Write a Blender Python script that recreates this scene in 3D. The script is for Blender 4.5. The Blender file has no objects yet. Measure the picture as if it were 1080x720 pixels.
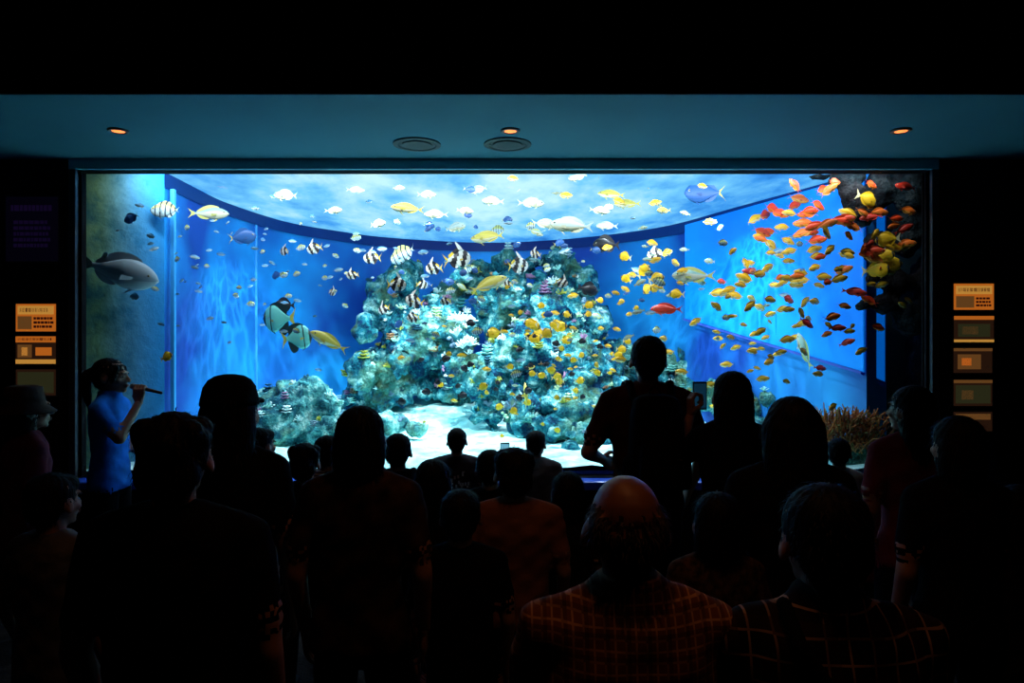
import bpy, math, random
import numpy as np
from mathutils import Vector, Matrix
from mathutils.kdtree import KDTree
random.seed(7); np.random.seed(7)
scene=bpy.context.scene
scene.view_settings.view_transform='Standard'
CAMZ=1.7; F=720.0
def at(u,v,d):
    return ((u-540)*d/F, d, CAMZ-(v-360)*d/F)

# ---------------------------------------------------------------- materials
def nodes(name):
    m=bpy.data.materials.new(name); m.use_nodes=True
    nt=m.node_tree; b=nt.nodes['Principled BSDF']
    return m,nt,b
def mat(name,col,rough=.7,spec=.3,var=.0,scale=20,bump=0,bscale=60,col2=None,metal=0,emis=None,es=0):
    m,nt,b=nodes(name)
    b.inputs['Base Color'].default_value=(*col,1); b.inputs['Roughness'].default_value=rough
    b.inputs['Specular IOR Level'].default_value=spec; b.inputs['Metallic'].default_value=metal
    tc=nt.nodes.new('ShaderNodeTexCoord')
    if var>0 or col2:
        n=nt.nodes.new('ShaderNodeTexNoise'); n.inputs['Scale'].default_value=scale; n.inputs['Detail'].default_value=6
        nt.links.new(tc.outputs['Object'],n.inputs['Vector'])
        r=nt.nodes.new('ShaderNodeValToRGB'); r.color_ramp.elements[0].position=.35; r.color_ramp.elements[1].position=.65
        c2=col2 if col2 else tuple(min(1,c*(1+var)) for c in col)
        c1=col if col2 else tuple(c*(1-var) for c in col)
        r.color_ramp.elements[0].color=(*c1,1); r.color_ramp.elements[1].color=(*c2,1)
        nt.links.new(n.outputs['Fac'],r.inputs['Fac']); nt.links.new(r.outputs['Color'],b.inputs['Base Color'])
    if bump>0:
        n=nt.nodes.new('ShaderNodeTexNoise'); n.inputs['Scale'].default_value=bscale; n.inputs['Detail'].default_value=5
        nt.links.new(tc.outputs['Object'],n.inputs['Vector'])
        bp=nt.nodes.new('ShaderNodeBump'); bp.inputs['Strength'].default_value=bump; bp.inputs['Distance'].default_value=.02
        nt.links.new(n.outputs['Fac'],bp.inputs['Height']); nt.links.new(bp.outputs['Normal'],b.inputs['Normal'])
    if emis:
        b.inputs['Emission Color'].default_value=(*emis,1); b.inputs['Emission Strength'].default_value=es
    return m
def plaid(name,base,line,fx=38,fz=38,width=.18,line2=None):
    m,nt,b=nodes(name); b.inputs['Roughness'].default_value=.85; b.inputs['Specular IOR Level'].default_value=.1
    tc=nt.nodes.new('ShaderNodeTexCoord'); sp=nt.nodes.new('ShaderNodeSeparateXYZ'); nt.links.new(tc.outputs['Object'],sp.inputs[0])
    def band(out,f,w,off=0):
        a=nt.nodes.new('ShaderNodeMath'); a.operation='MULTIPLY_ADD'; a.inputs[1].default_value=f; a.inputs[2].default_value=off+100
        nt.links.new(out,a.inputs[0])
        fr=nt.nodes.new('ShaderNodeMath'); fr.operation='FRACT'; nt.links.new(a.outputs[0],fr.inputs[0])
        l=nt.nodes.new('ShaderNodeMath'); l.operation='LESS_THAN'; l.inputs[1].default_value=w; nt.links.new(fr.outputs[0],l.inputs[0]); return l.outputs[0]
    bx=band(sp.outputs[0],fx,width); bz=band(sp.outputs[2],fz,width)
    mx=nt.nodes.new('ShaderNodeMath'); mx.operation='MAXIMUM'; nt.links.new(bx,mx.inputs[0]); nt.links.new(bz,mx.inputs[1])
    mi=nt.nodes.new('ShaderNodeMix'); mi.data_type='RGBA'; mi.inputs[6].default_value=(*base,1); mi.inputs[7].default_value=(*line,1)
    nt.links.new(mx.outputs[0],mi.inputs[0]); out=mi.outputs[2]
    if line2:
        b2=band(sp.outputs[0],fx/2,.3,.5); b3=band(sp.outputs[2],fz/2,.3,.5)
        ad=nt.nodes.new('ShaderNodeMath'); ad.operation='ADD'; nt.links.new(b2,ad.inputs[0]); nt.links.new(b3,ad.inputs[1])
        mu=nt.nodes.new('ShaderNodeMath'); mu.operation='MULTIPLY'; mu.inputs[1].default_value=.4; nt.links.new(ad.outputs[0],mu.inputs[0])
        m2=nt.nodes.new('ShaderNodeMix'); m2.data_type='RGBA'; m2.inputs[7].default_value=(*line2,1)
        nt.links.new(mu.outputs[0],m2.inputs[0]); nt.links.new(out,m2.inputs[6]); out=m2.outputs[2]
    nt.links.new(out,b.inputs['Base Color'])
    return m
def attrmat(name,rough=.45,spec=.4,bump=0):
    m,nt,b=nodes(name); a=nt.nodes.new('ShaderNodeAttribute'); a.attribute_name='Col'
    nt.links.new(a.outputs['Color'],b.inputs['Base Color']); b.inputs['Roughness'].default_value=rough; b.inputs['Specular IOR Level'].default_value=spec
    if bump:
        n=nt.nodes.new('ShaderNodeTexNoise'); n.inputs['Scale'].default_value=40
        bp=nt.nodes.new('ShaderNodeBump'); bp.inputs['Strength'].default_value=bump
        nt.links.new(n.outputs['Fac'],bp.inputs['Height']); nt.links.new(bp.outputs['Normal'],b.inputs['Normal'])
    return m

# ---------------------------------------------------------------- mesh helpers
def make_obj(name,V,Fc,mats,L=None,colors=None,smooth=True,parent=None,coll=None):
    me=bpy.data.meshes.new(name); me.from_pydata([tuple(v) for v in V],[],[tuple(int(i) for i in f) for f in Fc])
    for m in mats: me.materials.append(m)
    if L is not None: me.polygons.foreach_set('material_index',np.array(L,dtype=np.int32))
    me.polygons.foreach_set('use_smooth',np.full(len(me.polygons),smooth))
    if colors is not None:
        at_=me.attributes.new('Col','FLOAT_COLOR','CORNER')
        out=np.ones((len(me.loops),4),dtype=np.float32)
        cnt=[len(f) for f in Fc]
        out[:,:3]=np.repeat(np.array(colors,dtype=np.float32),cnt,axis=0)
        at_.data.foreach_set('color',out.ravel())
    me.update()
    o=bpy.data.objects.new(name,me); scene.collection.objects.link(o)
    if parent: o.parent=parent
    return o
class Geo:
    def __init__(s): s.v=[];s.f=[];s.l=[];s.vl=[]
    def add(s,V,Fc,l):
        n=len(s.v); s.v+=[tuple(v) for v in V]; s.f+=[tuple(i+n for i in f) for f in Fc]; s.l+=[l]*len(Fc); s.vl+=[l]*len(V)
def tube(g,rings,label,top=None,bot=None):
    n=len(rings[0]); V=[p for r in rings for p in r]; Fc=[]
    for i in range(len(rings)-1):
        for j in range(n):
            k=(j+1)%n; Fc.append((i*n+j,(i+1)*n+j,(i+1)*n+k,i*n+k))
    a=len(V); V.append(tuple(top) if top is not None else tuple(np.mean(rings[0],axis=0)))
    V.append(tuple(bot) if bot is not None else tuple(np.mean(rings[-1],axis=0)))
    for j in range(n):
        k=(j+1)%n; Fc.append((a,j,k)); o=(len(rings)-1)*n; Fc.append((a+1,o+k,o+j))
    g.add(V,Fc,label)
def ell(g,c,r,label,rot=None,seg=18,rn=11):
    c=np.array(c); R=np.array(rot.to_3x3()) if rot is not None else np.eye(3)
    def P(th,ph): return c+R@np.array([r[0]*math.sin(th)*math.cos(ph),r[1]*math.sin(th)*math.sin(ph),r[2]*math.cos(th)])
    rings=[[P(math.pi*i/rn,2*math.pi*j/seg) for j in range(seg)] for i in range(1,rn)]
    tube(g,rings,label,P(0,0),P(math.pi,0))
def cap(g,p0,p1,r0,r1,label,seg=14,body=6,fl=None):
    p0=np.array(p0,float);p1=np.array(p1,float); w=p1-p0; Ln=np.linalg.norm(w); w=w/Ln
    a=np.array([1,0,0]) if abs(w[0])<.8 else np.array([0,1,0])
    u=np.cross(a,w);u/=np.linalg.norm(u); v=np.cross(w,u)
    def ring(c,r): 
        return [c+r*(math.cos(2*math.pi*j/seg)*u+math.sin(2*math.pi*j/seg)*v) for j in range(seg)]
    R=[]
    for k in (20,45,70): R.append(ring(p1+w*r1*math.cos(math.radians(k)),r1*math.sin(math.radians(k))))
    for i in range(body+1):
        t=i/body; R.append(ring(p1*(1-t)+p0*t,r1*(1-t)+r0*t))
    for k in (70,45,20): R.append(ring(p0-w*r0*math.cos(math.radians(k)),r0*math.sin(math.radians(k))))
    tube(g,R,label,p1+w*r1,p0-w*r0)
def loft(g,secs,label,seg=28,pw=2.4):
    R=[]
    for (cx,cy,cz,rx,ry) in secs:
        r=[]
        for j in range(seg):
            a=2*math.pi*j/seg; c=math.cos(a); s=math.sin(a)
            r.append((cx+rx*math.copysign(abs(c)**(2/pw),c),cy+ry*math.copysign(abs(s)**(2/pw),s),cz))
        R.append(r)
    tube(g,R,label)
def dens(secs,n=5):
    out=[]
    for a,b in zip(secs[:-1],secs[1:]):
        for i in range(n):
            t=i/n; out.append(tuple(a[k]*(1-t)+b[k]*t for k in range(5)))
    out.append(secs[-1]); return out
def box(g,lo,hi,label):
    x0,y0,z0=lo;x1,y1,z1=hi
    V=[(x0,y0,z0),(x1,y0,z0),(x1,y1,z0),(x0,y1,z0),(x0,y0,z1),(x1,y0,z1),(x1,y1,z1),(x0,y1,z1)]
    g.add(V,[(0,3,2,1),(4,5,6,7),(0,1,5,4),(1,2,6,5),(2,3,7,6),(3,0,4,7)],label)
def solid(g,voxel,it=4,fac=.5):
    me=bpy.data.meshes.new('tmp'); me.from_pydata(g.v,[],g.f); me.update()
    o=bpy.data.objects.new('tmp',me); scene.collection.objects.link(o)
    m=o.modifiers.new('r','REMESH'); m.mode='VOXEL'; m.voxel_size=voxel; m.adaptivity=0
    if it: s=o.modifiers.new('s','SMOOTH'); s.iterations=it; s.factor=fac
    dg=bpy.context.evaluated_depsgraph_get(); dg.update()
    m2=bpy.data.meshes.new_from_object(o.evaluated_get(dg))
    V=np.zeros(len(m2.vertices)*3,dtype=np.float32); m2.vertices.foreach_get('co',V); V=V.reshape(-1,3)
    Nn=np.zeros(len(m2.vertices)*3,dtype=np.float32); m2.vertices.foreach_get('normal',Nn); Nn=Nn.reshape(-1,3)
    Fc=[tuple(p.vertices) for p in m2.polygons]
    kd=KDTree(len(g.v))
    for i,v in enumerate(g.v): kd.insert(v,i)
    kd.balance()
    VL=np.array([g.vl[kd.find(v)[1]] for v in V])
    L=[int(VL[f[0]]) for f in Fc]
    bpy.data.objects.remove(o); bpy.data.meshes.remove(me); bpy.data.meshes.remove(m2)
    return V,Nn,Fc,L,VL
def empty(name,loc=(0,0,0),rz=0,s=1):
    e=bpy.data.objects.new(name,None); scene.collection.objects.link(e); e.location=loc; e.rotation_euler=(0,0,rz); e.scale=(s,s,s); e.empty_display_size=.1; return e

# ---------------------------------------------------------------- room
M_black=mat('wall_paint_black',(.006,.007,.009),.85,.1,var=.3,scale=4)
M_floor=mat('floor_carpet',(.012,.011,.012),.9,.1,var=.4,scale=60,bump=.3)
M_soff=mat('soffit_paint',(.048,.18,.24),.75,.2,var=.06,scale=1.5)
M_head=mat('header_lit_teal',(.20,.50,.60),.6,.3)  # pale teal imitates the lit reveal above the window
M_ceil=mat('ceiling_paint',(.008,.009,.012),.9,.1)
M_trim=mat('trim_metal',(.03,.035,.04),.35,.5)
M_sill=mat('sill_blue',(.02,.08,.55),.3,.5)
def boxobj(name,boxes,m,bevel=0):
    g=Geo()
    for lo,hi in boxes: box(g,lo,hi,0)
    o=make_obj(name,g.v,g.f,[m],smooth=False)
    if bevel:
        b=o.modifiers.new('b','BEVEL'); b.width=bevel; b.segments=2
    return o
WX0,WX1,WZ0,WZ1=-3.18,3.06,.70,2.95
boxobj('floor',[((-4.6,-2.2,-.1),(4.6,5.0,0))],M_floor)
boxobj('ceiling',[((-4.6,-2.2,3.5),(4.6,3.66,3.6))],M_ceil)
boxobj('wall_left',[((-4.7,-2.2,0),(-4.6,5.0,3.6))],M_black)
boxobj('wall_right',[((4.6,-2.2,0),(4.7,5.0,3.6))],M_black)
boxobj('wall_back',[((-4.6,-2.3,0),(4.6,-2.2,3.6))],M_black)
boxobj('wall_front',[((-4.6,5.0,0),(WX0,5.1,3.6)),((WX1,5.0,0),(4.6,5.1,3.6)),((WX0,5.0,0),(WX1,5.1,WZ0)),((WX0,5.0,WZ1),(WX1,5.1,3.6))],M_black)
boxobj('ceiling_soffit',[((-4.6,3.68,3.03),(4.6,5.0,3.1))],M_soff)
boxobj('wall_fascia',[((-4.6,3.66,3.028),(4.6,3.68,3.6))],M_black)
boxobj('trim_header',[((WX0-.05,4.97,2.955),(WX1+.05,5.0,3.03))],M_head)
boxobj('trim_left',[((WX0-.05,4.97,WZ0),(WX0,5.05,2.955))],M_trim,.004)
boxobj('trim_right',[((WX1,4.97,WZ0),(WX1+.05,5.05,2.955))],M_trim,.004)
boxobj('window_sill',[((WX0,4.86,.64),(WX1,5.07,.70))],M_sill,.01)
boxobj('baseboard_front',[((-4.6,4.975,0),(4.6,5.0,.1))],M_trim)
# glass
mg=bpy.data.materials.new('acrylic'); mg.use_nodes=True; nt=mg.node_tree; nt.nodes.clear()
o_=nt.nodes.new('ShaderNodeOutputMaterial'); t_=nt.nodes.new('ShaderNodeBsdfTransparent'); gl=nt.nodes.new('ShaderNodeBsdfGlossy'); gl.inputs['Roughness'].default_value=.02
mx=nt.nodes.new('ShaderNodeMixShader'); mx.inputs[0].default_value=.03; nt.links.new(t_.outputs[0],mx.inputs[1]); nt.links.new(gl.outputs[0],mx.inputs[2]); nt.links.new(mx.outputs[0],o_.inputs[0])
boxobj('window_aquarium',[((WX0,5.07,WZ0),(WX1,5.09,WZ1))],mg)
# downlights
M_lamp=mat('lamp_glow',(.9,.4,.15),.5,emis=(1,.22,.04),es=2.0)
M_ring=mat('lamp_ring',(.12,.05,.03),.4,.5)
M_vent=mat('vent_dark',(.012,.03,.04),.6)
def ring_disc(g,c,radii_z,label,seg=32):
    R=[[(c[0]+r*math.cos(2*math.pi*j/seg),c[1]+r*math.sin(2*math.pi*j/seg),c[2]+z) for j in range(seg)] for r,z in radii_z]
    tube(g,R,label)
def downlight(x,y,z,r=.05,power=2.0,col=(1,.38,.14)):
    e=empty('ceiling_downlight',(x,y,z))
    g=Geo(); ring_disc(g,(0,0,0),[(r*.9,.0),(r*1.35,0),(r*1.35,-.008),(r*1.0,-.012),(r*.95,0)],0)
    make_obj('rim',g.v,g.f,[M_ring],parent=e)
    g=Geo(); ring_disc(g,(0,0,-.004),[(r*.85,0),(r*.85,-.003)],0); make_obj('bulb',g.v,g.f,[M_lamp],parent=e)
    l=bpy.data.lights.new('lamp','SPOT'); l.energy=power; l.color=col; l.spot_size=math.radians(95); l.spot_blend=.7; l.shadow_soft_size=.03
    lo=bpy.data.objects.new('lamp',l); scene.collection.objects.link(lo); lo.parent=e; lo.location=(0,0,-.04)
for x,p in ((-2.48,5),(-.01,4),(2.45,1.5)): downlight(x,4.3,3.03,power=p,r=.045,col=(1,.62,.42))
for x,y,p in ((.22,1.38,9),(-.1,2.3,5.0),(1.2,1.0,3.0),(-2.2,1.9,1.0)): downlight(x,y,3.5,power=p)
for x in (-.64,-.03):
    g=Geo()
    ring_disc(g,(x,4.6,3.03),[(.06,0),(.16,0),(.16,-.008),(.13,-.012),(.12,-.006)],0)
    ring_disc(g,(x,4.6,3.03),[(.05,-.004),(.10,-.004),(.10,-.012),(.05,-.014)],0)
    make_obj('ceiling_vent',g.v,g.f,[M_vent],smooth=False)

# ---------------------------------------------------------------- signs
def flat(name,col,es): return mat(name,tuple(c*.5 for c in col),.6,.2,emis=col,es=es)  # low emission imitates light falling on the boards
P_or=flat('poster_orange',(.80,.20,.02),.5); P_ye=flat('poster_yellow',(.9,.42,.07),.5); P_dk=flat('poster_dark',(.05,.02,.010),.3); P_tx=flat('poster_ink',(.08,.01,.01),.2)
P_pic=flat('poster_picture',(.30,.12,.03),.35); P_gr=flat('poster_green',(.05,.05,.02),.35); P_pu=flat('sign_purple',(.006,.004,.020),.12); P_pt=flat('sign_text',(.03,.012,.09),.14); P_bl=flat('sign_blue',(.05,.25,.5),.3)
PM=[P_or,P_ye,P_dk,P_tx,P_pic,P_gr,P_pu,P_pt,P_bl,M_trim]
def poster(name,cx,cz,w,h,items,bg):
    g=Geo(); y=5.0
    box(g,(cx-w/2-.012,y-.02,cz-h/2-.012),(cx+w/2+.012,y,cz+h/2+.012),9)
    box(g,(cx-w/2,y-.023,cz-h/2),(cx+w/2,y-.02,cz+h/2),bg)
    for (a,b,c,d,m) in items:
        box(g,(cx-w/2+a*w,y-.026,cz-h/2+b*h),(cx-w/2+c*w,y-.023,cz-h/2+d*h),m)
    return make_obj(name,g.v,g.f,PM,g.l,smooth=False)
rr=random.Random(3)
def txt(x0,x1,z0,z1,rows,m):
    out=[]
    for r in range(rows):
        zt=z1-(z1-z0)*(r+.2)/rows; zb=z1-(z1-z0)*(r+.8)/rows; x=x0
        while x<x1-.04:
            wv=rr.uniform(.03,.09); out.append((x,zb,min(x+wv,x1),zt,m)); x+=wv+.02
    return out
def pz(v): return CAMZ-(v-360)*5/F
def px(u): return (u-540)*5/F
poster('wall_poster',px(40),pz(335),.29,.20,[(.05,.62,.95,.93,1)]+txt(.1,.9,.66,.9,1,3)+[(.05,.08,.4,.55,4)]+txt(.45,.95,.1,.55,3,3),0)
poster('wall_poster',px(40),pz(369),.29,.20,[(.0,.78,1,1,0)]+txt(.05,.95,.82,.97,1,3)+[(.0,.0,1,.16,1),(.05,.22,.4,.7,4),(.15,.3,.3,.6,1),(.5,.3,.9,.6,0)],2)
poster('wall_poster',px(40),pz(403),.29,.19,[(.05,.1,.95,.9,5)],2)
poster('wall_sign',px(36),pz(242),.38,.47,txt(.1,.9,.75,.9,1,7)+txt(.15,.85,.2,.65,5,7),6)
poster('wall_sign',px(-12),pz(262),.17,.25,[(.1,.1,.9,.9,8)],2)
poster('wall_poster',px(1025),pz(313),.29,.19,[(.05,.6,.95,.92,1)]+txt(.1,.9,.65,.88,1,3)+[(.05,.08,.5,.52,4)]+txt(.55,.95,.1,.5,3,3),0)
poster('wall_poster',px(1025),pz(347),.29,.19,[(.0,.86,1,1,0),(.0,.0,1,.10,1),(.1,.2,.9,.7,5),(.2,.3,.6,.6,4)],2)
poster('wall_poster',px(1024),pz(380),.28,.18,[(.0,.88,1,1,4),(.1,.15,.7,.75,4),(.2,.3,.45,.6,0)],2)
poster('wall_poster',px(1024),pz(414),.28,.19,[(.0,.88,1,1,4),(.05,.1,.95,.8,5),(.2,.25,.5,.6,4)],2)
poster('wall_poster',px(1024),pz(444),.28,.14,[(.05,.6,.95,.9,4)],2)

# ---------------------------------------------------------------- tank
SURF=3.05; FL=.74
key=[(-2.78,5.46),(-2.80,6.1),(-2.79,6.7),(-2.57,7.7),(-2.19,8.3),(-1.6,8.9),(-.39,9.35),(.75,9.0),(1.75,8.1),(2.28,6.85),(2.83,5.45)]
K=[np.array(k) for k in key]; pts=[]
for i in range(len(K)-1):
    a=K[max(i-1,0)];b=K[i];c=K[i+1];d=K[min(i+2,len(K)-1)]
    for s in range(8):
        t=s/8; 
        if i in (0,len(K)-2): pts.append(b*(1-t)+c*t)
        else: pts.append(.5*((2*b)+(-a+c)*t+(2*a-5*b+4*c-d)*t*t+(-a+3*b-3*c+d)*t**3))
pts.append(K[-1])
pts=[(float(p[0]),float(p[1])) for p in pts]
poly=[(-3.45,5.1),(-3.3,5.15)]+pts+[(3.16,5.76),(3.9,5.80),(3.9,5.1)]
def blue_wall():
    m,nt,b=nodes('tank_wall_blue')
    tc=nt.nodes.new('ShaderNodeTexCoord'); n=nt.nodes.new('ShaderNodeTexNoise'); n.inputs['Scale'].default_value=.8; n.inputs['Detail'].default_value=3
    nt.links.new(tc.outputs['Object'],n.inputs['Vector']); r=nt.nodes.new('ShaderNodeValToRGB')
    r.color_ramp.elements[0].position=.36; r.color_ramp.elements[0].color=(0,.06,.40,1); r.color_ramp.elements[1].position=.68; r.color_ramp.elements[1].color=(.008,.42,.98,1)
    nt.links.new(n.outputs['Fac'],r.inputs['Fac']); nt.links.new(r.outputs['Color'],b.inputs['Base Color']); b.inputs['Roughness'].default_value=.6
    return m
M_blue=blue_wall()
def algae():
    m,nt,b=nodes('tank_wall_algae'); tc=nt.nodes.new('ShaderNodeTexCoord'); s=nt.nodes.new('ShaderNodeSeparateXYZ'); nt.links.new(tc.outputs['Object'],s.inputs[0])
    n=nt.nodes.new('ShaderNodeTexNoise'); n.inputs['Scale'].default_value=5; n.inputs['Detail'].default_value=9; n.inputs['Roughness'].default_value=.65; nt.links.new(tc.outputs['Object'],n.inputs['Vector'])
    r=nt.nodes.new('ShaderNodeValToRGB'); r.color_ramp.elements[0].position=.38; r.color_ramp.elements[0].color=(.015,.12,.12,1); r.color_ramp.elements[1].position=.62; r.color_ramp.elements[1].color=(.15,.30,.14,1); nt.links.new(n.outputs['Fac'],r.inputs['Fac'])
    a=nt.nodes.new('ShaderNodeMath'); a.operation='MULTIPLY_ADD'; a.inputs[1].default_value=.3; nt.links.new(n.outputs['Fac'],a.inputs[0]); nt.links.new(s.outputs[0],a.inputs[2])
    mr=nt.nodes.new('ShaderNodeMapRange'); mr.inputs[1].default_value=-3.0; mr.inputs[2].default_value=-2.62; nt.links.new(a.outputs[0],mr.inputs[0])
    mi=nt.nodes.new('ShaderNodeMix'); mi.data_type='RGBA'; mi.inputs[7].default_value=(.004,.30,.80,1); nt.links.new(mr.outputs[0],mi.inputs[0]); nt.links.new(r.outputs[0],mi.inputs[6]); nt.links.new(mi.outputs[2],b.inputs['Base Color']); b.inputs['Roughness'].default_value=.8
    bp=nt.nodes.new('ShaderNodeBump'); bp.inputs['Strength'].default_value=.6; bp.inputs['Distance'].default_value=.03; nt.links.new(n.outputs['Fac'],bp.inputs['Height']); nt.links.new(bp.outputs['Normal'],b.inputs['Normal'])
    return m
M_alg=algae()
M_dwall=mat('tank_wall_dark',(.01,.03,.04),.8,.2,scale=5,col2=(.03,.06,.05))
n_=len(poly)
def wallpart(name,i0,i1):
    V=[];Fc=[];L=[]
    for (x,y) in poly[i0:i1+1]: V+=[(x,y,.55),(x,y,3.2)]
    for k in range(i1-i0):
        i=i0+k; Fc.append((2*k,2*k+2,2*k+3,2*k+1)); L.append(1 if i<2 else (2 if i>=n_-3 else 0))
    make_obj(name,V,Fc,[M_blue,M_alg,M_dwall],L,smooth=False)
for nm,i0,i1 in (('wall_tank_algae',0,2),('wall_tank_left',2,20),('wall_tank_back_left',20,46),('wall_tank_back',46,60),('wall_tank_back_right',60,72),('wall_tank_right',72,n_-4),('wall_tank_right_bay',n_-4,n_-1)): wallpart(nm,i0,i1)
M_wl=mat('waterline_band',(.0,.03,.18),.5)
V=[];Fc=[]
for (x,y) in pts: V+=[(x*.995,y-.02,SURF-.12),(x*.995,y-.02,SURF)]
for i in range(len(pts)-1): Fc.append((2*i,2*i+2,2*i+3,2*i+1))
make_obj('waterline_band',V,Fc,[M_wl],smooth=False)
M_lightline=mat('light_line_strip',(.05,.40,.90),.3)  # pale strips painted as pane reflections and a panel corner's light line
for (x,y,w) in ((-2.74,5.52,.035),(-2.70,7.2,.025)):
    boxobj('light_line_strip',[((x-w/2,y-w/2,.72),(x+w/2,y+w/2,SURF-.12))],M_lightline,.004)
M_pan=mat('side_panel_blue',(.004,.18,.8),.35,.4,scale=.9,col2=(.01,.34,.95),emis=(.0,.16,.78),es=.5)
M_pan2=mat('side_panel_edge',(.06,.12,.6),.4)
a=(1.93,7.62);b_=(2.80,5.44);c_=(3.12,5.71)
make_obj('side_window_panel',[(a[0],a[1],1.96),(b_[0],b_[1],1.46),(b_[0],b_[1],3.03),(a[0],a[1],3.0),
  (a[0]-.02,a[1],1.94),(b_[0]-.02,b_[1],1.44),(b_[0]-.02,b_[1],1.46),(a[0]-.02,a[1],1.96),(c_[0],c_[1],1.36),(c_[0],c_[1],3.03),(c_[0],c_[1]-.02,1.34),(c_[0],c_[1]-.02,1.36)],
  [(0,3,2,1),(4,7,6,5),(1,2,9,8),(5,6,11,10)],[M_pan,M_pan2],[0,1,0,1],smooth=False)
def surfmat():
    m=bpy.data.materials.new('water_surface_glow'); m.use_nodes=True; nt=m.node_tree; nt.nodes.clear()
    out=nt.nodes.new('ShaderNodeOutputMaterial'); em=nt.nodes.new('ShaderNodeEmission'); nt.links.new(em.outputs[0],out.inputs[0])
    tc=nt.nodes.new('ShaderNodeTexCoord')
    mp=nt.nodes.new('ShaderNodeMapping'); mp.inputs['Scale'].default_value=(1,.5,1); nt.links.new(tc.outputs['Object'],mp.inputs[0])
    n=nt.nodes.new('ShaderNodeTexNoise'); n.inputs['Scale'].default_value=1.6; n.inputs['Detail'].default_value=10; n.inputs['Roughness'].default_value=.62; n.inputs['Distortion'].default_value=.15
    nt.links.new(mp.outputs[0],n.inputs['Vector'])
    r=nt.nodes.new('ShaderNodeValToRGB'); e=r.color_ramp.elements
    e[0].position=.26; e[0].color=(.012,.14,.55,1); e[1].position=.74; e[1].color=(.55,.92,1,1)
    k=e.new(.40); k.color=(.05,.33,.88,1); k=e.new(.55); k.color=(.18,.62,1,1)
    sp=nt.nodes.new('ShaderNodeVectorMath'); sp.operation='DISTANCE'; sp.inputs[1].default_value=(-.4,6.6,3.05); nt.links.new(tc.outputs['Object'],sp.inputs[0])  # brighter emission around one centre imitates a pool of lamp light
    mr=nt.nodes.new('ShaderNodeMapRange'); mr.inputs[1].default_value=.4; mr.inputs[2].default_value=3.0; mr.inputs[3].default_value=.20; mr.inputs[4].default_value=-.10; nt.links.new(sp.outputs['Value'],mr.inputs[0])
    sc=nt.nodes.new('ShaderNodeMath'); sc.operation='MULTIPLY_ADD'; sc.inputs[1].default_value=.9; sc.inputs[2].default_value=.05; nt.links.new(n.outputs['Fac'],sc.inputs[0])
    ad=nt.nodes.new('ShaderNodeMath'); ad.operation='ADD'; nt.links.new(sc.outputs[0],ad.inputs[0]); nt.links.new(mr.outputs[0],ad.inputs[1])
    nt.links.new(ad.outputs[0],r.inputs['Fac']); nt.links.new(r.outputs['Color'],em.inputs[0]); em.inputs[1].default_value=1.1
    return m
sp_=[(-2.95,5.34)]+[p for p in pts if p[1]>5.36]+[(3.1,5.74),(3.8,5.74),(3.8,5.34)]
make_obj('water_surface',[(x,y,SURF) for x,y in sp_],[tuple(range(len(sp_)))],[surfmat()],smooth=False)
boxobj('light_leak_cover',[((-3.6,5.12,3.3),(3.95,9.6,3.35))],M_black)  # unseen dark sheet added to stop light leaking upward
M_sand=mat('sand',(.28,.84,.87),.9,.1,scale=3,col2=(.62,.98,.97),bump=.5,bscale=40)
nx,ny=90,60; V=[];Fc=[]
from mathutils import noise as mn
def floorz(y):
    t=min(1,max(0,(y-6.6)/2.4)); return FL+.34*t*t*(3-2*t)
for j in range(ny+1):
    for i in range(nx+1):
        x=-3.4+7.2*i/nx; y=5.12+4.3*j/ny
        V.append((x,y,floorz(y)+.05*mn.noise(Vector((x*1.5,y*1.5,0)))+.02*mn.noise(Vector((x*6,y*6,3)))))
for j in range(ny):
    for i in range(nx):
        q=j*(nx+1)+i; Fc.append((q,q+1,q+nx+2,q+nx+1))
make_obj('sand_bed',V,Fc,[M_sand])
def rockmat(name,dark,mid,light,acc):
    m,nt,b=nodes(name); tc=nt.nodes.new('ShaderNodeTexCoord')
    def nz(s,d=8,r=.6):
        n=nt.nodes.new('ShaderNodeTexNoise'); n.inputs['Scale'].default_value=s; n.inputs['Detail'].default_value=d; n.inputs['Roughness'].default_value=r; nt.links.new(tc.outputs['Object'],n.inputs['Vector']); return n
    n=nz(5,10,.74); r=nt.nodes.new('ShaderNodeValToRGB'); e=r.color_ramp.elements
    e[0].position=.42; e[0].color=(*dark,1); e[1].position=.64; e[1].color=(*light,1); k=e.new(.53); k.color=(*mid,1)
    nt.links.new(n.outputs['Fac'],r.inputs['Fac'])
    n2=nz(2.3,4); r2=nt.nodes.new('ShaderNodeValToRGB'); r2.color_ramp.elements[0].position=.50; r2.color_ramp.elements[1].position=.60; nt.links.new(n2.outputs['Fac'],r2.inputs['Fac'])
    mi=nt.nodes.new('ShaderNodeMix'); mi.data_type='RGBA'; mi.inputs[7].default_value=(*acc,1); nt.links.new(r.outputs[0],mi.inputs[6])
    mm=nt.nodes.new('ShaderNodeMath'); mm.operation='MULTIPLY'; mm.inputs[1].default_value=.45; nt.links.new(r2.outputs[0],mm.inputs[0]); nt.links.new(mm.outputs[0],mi.inputs[0])
    nt.links.new(mi.outputs[2],b.inputs['Base Color']); b.inputs['Roughness'].default_value=.9; b.inputs['Specular IOR Level'].default_value=.1
    n3=nz(26,6); bp=nt.nodes.new('ShaderNodeBump'); bp.inputs['Strength'].default_value=1; bp.inputs['Distance'].default_value=.06
    nt.links.new(n3.outputs['Fac'],bp.inputs['Height']); nt.links.new(bp.outputs['Normal'],b.inputs['Normal'])
    return m
M_rock=rockmat('reef_rock',(.003,.035,.09),(.02,.24,.30),(.42,.88,.88),(.14,.28,.10))
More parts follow.
